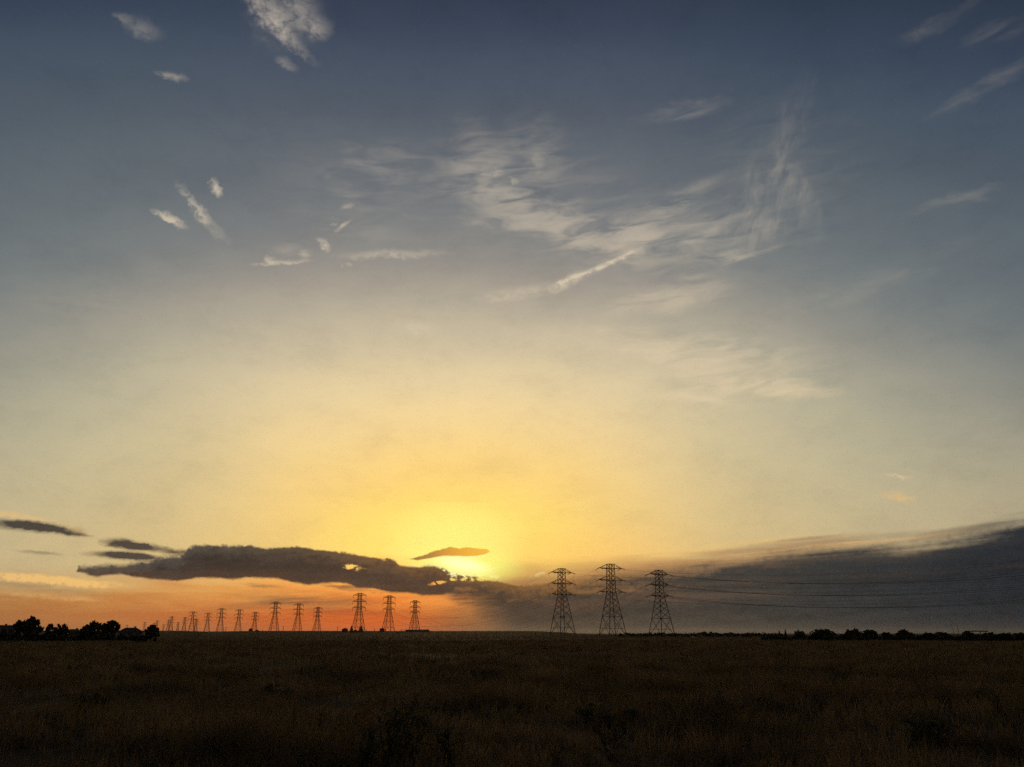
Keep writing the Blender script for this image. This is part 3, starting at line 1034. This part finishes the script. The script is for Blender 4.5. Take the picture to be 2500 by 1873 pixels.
for k in range(13):
    c_ = 1530 + k * 30
    broadleaf('shrub', c_ - 22, c_ + 22, 1543.5 + 1.2 * math.sin(k * 1.7) , 400 + 14 * math.sin(k * 2.3), 'tiny far shrub of the thin hedge line right of the towers', 'shrub', 'thin far hedge right of the towers', 160 + k, 500, 0.02, leaf=0.3)

SK = 'small trees on the skyline under the orange glow'
conifer(858, 5, 1526, 780, 'slender dark conifer on the skyline left of the tower with a conifer at its foot', SK, 201)
conifer(881, 8, 1524, 780, 'broader dark conifer standing at the foot of the mid distance tower', SK, 202)
broadleaf('skyline_bush', 834, 850, 1533, 790, 'dark round bush on the skyline left of the slender conifer', 'bush', SK, 203, 700, 0.05, leaf=0.5)
broadleaf('skyline_bush', 862, 876, 1538, 790, 'low bush between the two skyline conifers', 'bush', SK, 204, 500, 0.05, leaf=0.5)
broadleaf('skyline_bush', 926, 940, 1533, 820, 'dark square topped bush left of the middle mid distance tower', 'bush', SK, 205, 700, 0.05, leaf=0.5)
broadleaf('skyline_bush', 607, 617, 1534, 900, 'small dark bush left of the foot of a fourth row tower', 'bush', SK, 206, 500, 0.05, leaf=0.5)
broadleaf('skyline_bush', 622, 632, 1538, 900, 'tiny dark bush right of the foot of a fourth row tower', 'bush', SK, 207, 400, 0.05, leaf=0.5)
broadleaf('skyline_bush', 1034, 1049, 1537, 880, 'rounded bush at the right end of the long low shed', 'bush', SK, 208, 600, 0.05, leaf=0.5)

# ------------------------------------------------------------------ buildings


def house(px0, px1, ridge, eave, d, label, name='house', hip=0.28, wall=M_WALL, roofm=M_ROOF, windows=3, depth=8.0):
    loc = at_px((px0 + px1) / 2, d)
    W = width_px(px0, px1, d)
    hr, he = height_px((px0 + px1) / 2, ridge, d, loc.z), height_px((px0 + px1) / 2, eave, d, loc.z)
    root = empty(name, loc, -R(azel((px0 + px1) / 2, 1540)[0]))
    tag(root, label, 'house')
    ov = 0.5
    MB().box((-W / 2 + ov, -depth / 2 + ov, -0.2), (W / 2 - ov, depth / 2 - ov, he - 0.02)).build('wall', wall, root)
    x0, x1, y0, y1 = -W / 2, W / 2, -depth / 2, depth / 2
    rx = W * hip
    rf = MB().poly([(x0, y0, he), (x1, y0, he), (x1, y1, he), (x0, y1, he), (x0 + rx, 0, hr), (x1 - rx, 0, hr),
                    (x0, y0, he - .18), (x1, y0, he - .18), (x1, y1, he - .18), (x0, y1, he - .18)],
                   [(0, 1, 5, 4), (1, 2, 5), (2, 3, 4, 5), (3, 0, 4), (6, 7, 1, 0), (7, 8, 2, 1), (8, 9, 3, 2), (9, 6, 0, 3), (9, 8, 7, 6)]).build('roof', roofm, root)
    cx = W * 0.12
    MB().box((cx, 0.4, hr - 0.7), (cx + 0.6, 1.0, hr + 0.35)).build('chimney', wall, rf)
    yf = -depth / 2 + ov
    for k in range(windows):
        wx = -W / 2 + W * (k + 0.7) / (windows + 0.4)
        z0, z1 = he * 0.42, he * 0.82
        wm = MB()
        for lo_, hi_ in (((wx - .7, yf - .06, z0), (wx - .6, yf + .02, z1)), ((wx + .6, yf - .06, z0), (wx + .7, yf + .02, z1)),
                         ((wx - .6, yf - .06, z0), (wx + .6, yf + .02, z0 + .1)), ((wx - .6, yf - .06, z1 - .1), (wx + .6, yf + .02, z1))):
            wm.box(lo_, hi_)
        wo_ = wm.build('window', M_WOOD, root)
        MB().box((wx - .6, yf - .03, z0 + .1), (wx + .6, yf + .01, z1 - .1)).build('pane', M_PANE, wo_)
    dx = W / 2 - ov - 1.6
    do = MB().box((dx, yf - .05, 0.0), (dx + .95, yf + .02, min(2.05, he * .85))).build('door', M_WOOD, root)
    MB().box((dx + .1, yf - .12, 1.0), (dx + .16, yf - .05, 1.12)).build('handle', M_STEEL, do)
    return root


house(286, 352, 1532.5, 1543, 330, 'dark hipped roof house right of the twin tree clump on the left', hip=0.30)
house(164, 198, 1536, 1541.5, 320, 'small house seen in the gap between the left tree clumps', hip=0.2, windows=2)
house(-40, 40, 1526, 1529.5, 300, 'long low roofed building at the left edge behind the big tree', name='farm_building', hip=0.04, windows=4, depth=10)


def shed(px0, px1, top, d, label):
    loc = at_px((px0 + px1) / 2, d)
    W = width_px(px0, px1, d)
    h = height_px((px0 + px1) / 2, top, d, loc.z)
    root = empty('long_shed', loc, -R(azel((px0 + px1) / 2, 1540)[0]))
    tag(root, label, 'shed')
    MB().box((-W / 2 + 4.0, -4, -1.0), (W / 2, 4, h - 0.5)).build('wall', M_WOOD, root)
    MB().poly([(-W / 2 - 1, -5, h - 0.55), (W / 2 + .5, -5, h - 0.35), (W / 2 + .5, 5, h - 0.35), (-W / 2 - 1, 5, h - 0.55),
               (-W / 2 - 1, -5, h - 0.25), (W / 2 + .5, -5, h), (W / 2 + .5, 5, h), (-W / 2 - 1, 5, h - 0.25)],
              [(3, 2, 1, 0), (4, 5, 6, 7), (0, 1, 5, 4), (1, 2, 6, 5), (2, 3, 7, 6), (3, 0, 4, 7)]).build('roof', M_METALROOF, root)
    for yy in (-4.4, 4.4):
        MB().box((-W / 2 - .2, yy - .12, -1.0), (-W / 2 + .05, yy + .12, h - 0.54)).build('post', M_WOOD, root)
    for k in range(3):
        xx = -W / 2 + 7 + k * (W - 10) / 3
        MB().box((xx, -4.08, -0.5), (xx + 3.4, -3.98, h - 1.0)).build('door', M_METALROOF, root)
    return root


shed(980, 1044, 1537, 870, 'long low shed with overhanging roof on the skyline below the glow')


def canopy(px0, px1, top, d, label):
    loc = at_px((px0 + px1) / 2, d)
    W = width_px(px0, px1, d)
    h = height_px((px0 + px1) / 2, top, d, loc.z)
    root = empty('canopy', loc, -R(azel((px0 + px1) / 2, 1540)[0]))
    tag(root, label, 'canopy')
    MB().box((-W / 2, -2.2, h - .22), (W / 2, 2.2, h)).build('roof', M_METALROOF, root)
    for xx in (-W / 2 + .5, -W / 6, W / 6, W / 2 - .5):
        for yy in (-1.8, 1.8):
            MB().box((xx - .07, yy - .07, -.1), (xx + .07, yy + .07, h - .22)).build('post', M_WOOD, root)
    return root


canopy(2354, 2412, 1540, 226, 'flat roofed open canopy on posts among the right hand bushes')


def pole(px, top, d, label, thick=0.13, arm=True):
    loc = at_px(px, d)
    h = height_px(px, top, d, loc.z)
    root = empty('utility_pole', loc, -R(azel(px, 1540)[0]))
    tag(root, label, 'pole')
    MB().tube([Vector((0, 0, -0.3)), Vector((0, 0, h * .5)), Vector((0, 0, h))], [thick, thick * .85, thick * .7], 8).build('mast', M_WOOD, root)
    if arm:
        L = max(0.8, h * 0.12)
        ca = MB().box((-L, -.24, h * .92), (L, -.10, h * .92 + .14)).build('cross_arm', M_WOOD, root)
        for xx in (-L * .85, -L * .35, L * .35, L * .85):
            MB().tube([Vector((xx, -.17, h * .92 + .14)), Vector((xx, -.17, h * .92 + .3)), Vector((xx, -.17, h * .92 + .34))], [.05, .07, .02], 6).build('insulator', M_GLASS, ca)
    return root


pole(2339, 1525, 300, 'thin dark pole standing tall above the right hand bushes', 0.09, False)
pole(2327, 1534, 300, 'short thin pole just left of the tall right hand pole', 0.07, False)
pole(691, 1528, 700, 'thin skyline pole between two third row towers', 0.22, False)
pole(824, 1530, 780, 'thin skyline pole left of the dark round skyline bush', 0.22)
pole(914, 1535, 800, 'short pole on the skyline between the two left mid distance towers', 0.24)
pole(895, 1536, 800, 'stub pole just right of the tower with a conifer at its foot', 0.2, False)
pole(551, 1532, 760, 'short cross armed pole in the dip of the skyline', 0.2)
pole(641, 1538, 800, 'tiny post on the skyline right of the two small bushes', 0.2, False)
pole(276, 1549, 186, 'short pale post in front of the twin tree clump', 0.07, False)

# small pale things at the field edge
loc = at_px(181, 176)
o = empty('rounded_boulder', loc)
mb = MB()
rr_ = random.Random(4)
pts_, fs_ = [], []
for i in range(5):
    th = (math.pi / 2) * i / 4
    for j in range(10):
        ph = 2 * math.pi * j / 10
        k_ = rr_.uniform(.9, 1.08)
        pts_.append((math.cos(th) * math.cos(ph) * .55 * k_, math.cos(th) * math.sin(ph) * .45 * k_, math.sin(th) * .5 * k_ - .05))
for i in range(4):
    for j in range(10):
        fs_.append((i * 10 + j, i * 10 + (j + 1) % 10, (i + 1) * 10 + (j + 1) % 10, (i + 1) * 10 + j))
bpy.data.objects.remove(o)
o = mb.poly(pts_, fs_).build('rounded_boulder', material('pale_stone', (0.36, 0.34, 0.31), 0.9, 0.1, scale=4, bump=0.4))
o.location = loc
tag(o, 'small pale rounded stone at the foot of the left shrubs', 'stone')
loc = at_px(1691, 330)
o = empty('marker_box', loc, 0.4)
tag(o, 'tiny white box at the field edge right of the slim tower', 'box')
MB().box((-.45, -.35, 0), (.45, .35, .55)).build('body', M_WHITE, o)
MB().poly([(-.5, -.4, .55), (.5, -.4, .55), (.5, .4, .55), (-.5, .4, .55), (-.3, 0, .75), (.3, 0, .75)], [(0, 1, 5, 4), (1, 2, 5), (2, 3, 4, 5), (3, 0, 4), (3, 2, 1, 0)]).build('lid', M_WHITE, o)

# ------------------------------------------------------------------ weeds in the foreground


def weed(px, d, h, spread, label, seed, nst=6, leaves=420, leaf=0.045):
    r = random.Random(seed)
    loc = at_px(px, d)
    root = empty('weed_plant', loc)
    tag(root, label, 'weed', 'tall weeds standing in the near grass')
    m = MB()
    pos = []
    for k in range(nst):
        an = r.uniform(0, 6.28)
        top = Vector((math.cos(an) * spread * r.uniform(.2, 1), math.sin(an) * spread * r.uniform(.2, 1), h * r.uniform(.65, 1)))
        pts = limb_pts(Vector((r.gauss(0, .03), r.gauss(0, .03), -.03)), top, r, 0.10, 6)
        m.tube(pts, [.011, .010, .008, .006, .004, .002], 5)
        pos += [(pts[i], pts[i + 1]) for i in range(5)]
        for b in range(4):
            q = pts[r.choice((2, 3, 4))]
            e_ = q + Vector((r.gauss(0, .12), r.gauss(0, .12), r.uniform(.05, .22)))
            m.tube([q, q.lerp(e_, .5) + Vector((0, 0, .02)), e_], [.005, .004, .002], 4)
            pos += [(q, e_)] * 2
    m.build('stem', M_WEED, root)
    lm = MB()
    for k in range(leaves):
        a_, b_ = r.choice(pos)
        p = a_.lerp(b_, r.random())
        dr = Vector((r.gauss(0, 1), r.gauss(0, 1), r.gauss(.2, .6))).normalized()
        sd_ = dr.cross(Vector((r.gauss(0, .3), r.gauss(0, .3), 1))).normalized()
        L = leaf * r.uniform(.6, 1.7)
        lm.poly([p, p + dr * L * .5 + sd_ * L * .2, p + dr * L + Vector((0, 0, -L * .2)), p + dr * L * .5 - sd_ * L * .2], [(0, 1, 2, 3)])
    lm.build('foliage', M_WEED, root)
    return root


weed(965, 11.6, 1.0, .42, 'tall branching green weed, highest plant in the grass at bottom centre', 1, 9, 520)
weed(1003, 10.9, .72, .26, 'leafy weed standing upright just right of the tallest weed', 2, 6, 340)
weed(1100, 10.6, .62, .18, 'narrow dark upright weed at the bottom edge right of the tallest weed', 3, 6, 320)
weed(905, 11.2, .55, .30, 'low spreading weed left of the tallest weed', 4, 6, 420)
weed(1480, 12.6, .5, .28, 'small weed in front of the wide dark clump at bottom right', 5, 5, 320)


def clump(px, py, wpx, label, seed):
    d = CAM_Z / math.tan(R(-azel(px, py)[1]))
    loc = at_px(px, d)
    w = max(.3, width_px(px - wpx / 2, px + wpx / 2, d) / 2)
    root = empty('weed_clump', loc)
    tag(root, label, 'weed clump', 'dark green clumps in the dry field')
    r = random.Random(seed)
    cl = [(r.uniform(-1, 1) * w * .8, r.uniform(-.5, .5) * w * .8, r.uniform(.08, .30), r.uniform(.12, .24)) for _ in range(12)]
    v, f = leaf_cloud(cl, 420, 0.045, seed)
    m = MB()
    for c in cl:
        m.tube(limb_pts(Vector((c[0] * .4, c[1] * .4, -.03)), Vector(c[:3]), r, .1, 4), [.012, .009, .006, .003], 4)
    m.build('stem', M_WEED, root)
    link('foliage', np_mesh('foliage', v, f, M_WEED), root)


for k, (x_, y_, w_, lab) in enumerate([
        (1490, 1775, 170, 'widest dark weed clump, bottom right of centre'), (1850, 1745, 120, 'dark weed clump in the middle of the right field'),
        (1670, 1662, 90, 'dark weed clump in the grass below the slim tower'), (1900, 1705, 90, 'thin dark weed clump above the one in mid right field'),
        (690, 1706, 90, 'dark weed clump in the grass left of centre'), (200, 1652, 70, 'small dark weed clump in the left field below the house trees'),
        (250, 1735, 110, 'dark weed clump in the lower left field'), (1190, 1662, 70, 'small dark weed clump just below centre of the field'),
        (1045, 1625, 60, 'far small dark weed clump below the sun'), (2400, 1745, 100, 'dark weed clump near the right edge of the field'),
        (2030, 1660, 70, 'small dark weed clump in the far right field'), (1010, 1800, 120, 'dark weed clump at the foot of the tallest weed'),
        (2230, 1815, 140, 'dark weed clump in the bottom right corner of the field'), (490, 1553, 16, 'tiny far dark clump at the left skyline below the overlapping towers')]):
    clump(x_, y_, w_, lab, 300 + k)

# ------------------------------------------------------------------ evening haze
hz = MB().box((-14500, -14500, -1.6), (14500, 14500, 62)).build('haze', bpy.data.materials.new('haze_air'))
tag(hz, 'thin evening haze over the whole field', kind='stuff')
hm = hz.data.materials[0]
hm.use_nodes = True
ht = hm.node_tree
ht.nodes.clear()
pv = ht.nodes.new('ShaderNodeVolumePrincipled')
pv.inputs['Color'].default_value = (0.96, 0.94, 0.92, 1)
pv.inputs['Density'].default_value = 0.00003
pv.inputs['Anisotropy'].default_value = 0.55
om = ht.nodes.new('ShaderNodeOutputMaterial')
ht.links.new(pv.outputs[0], om.inputs['Volume'])
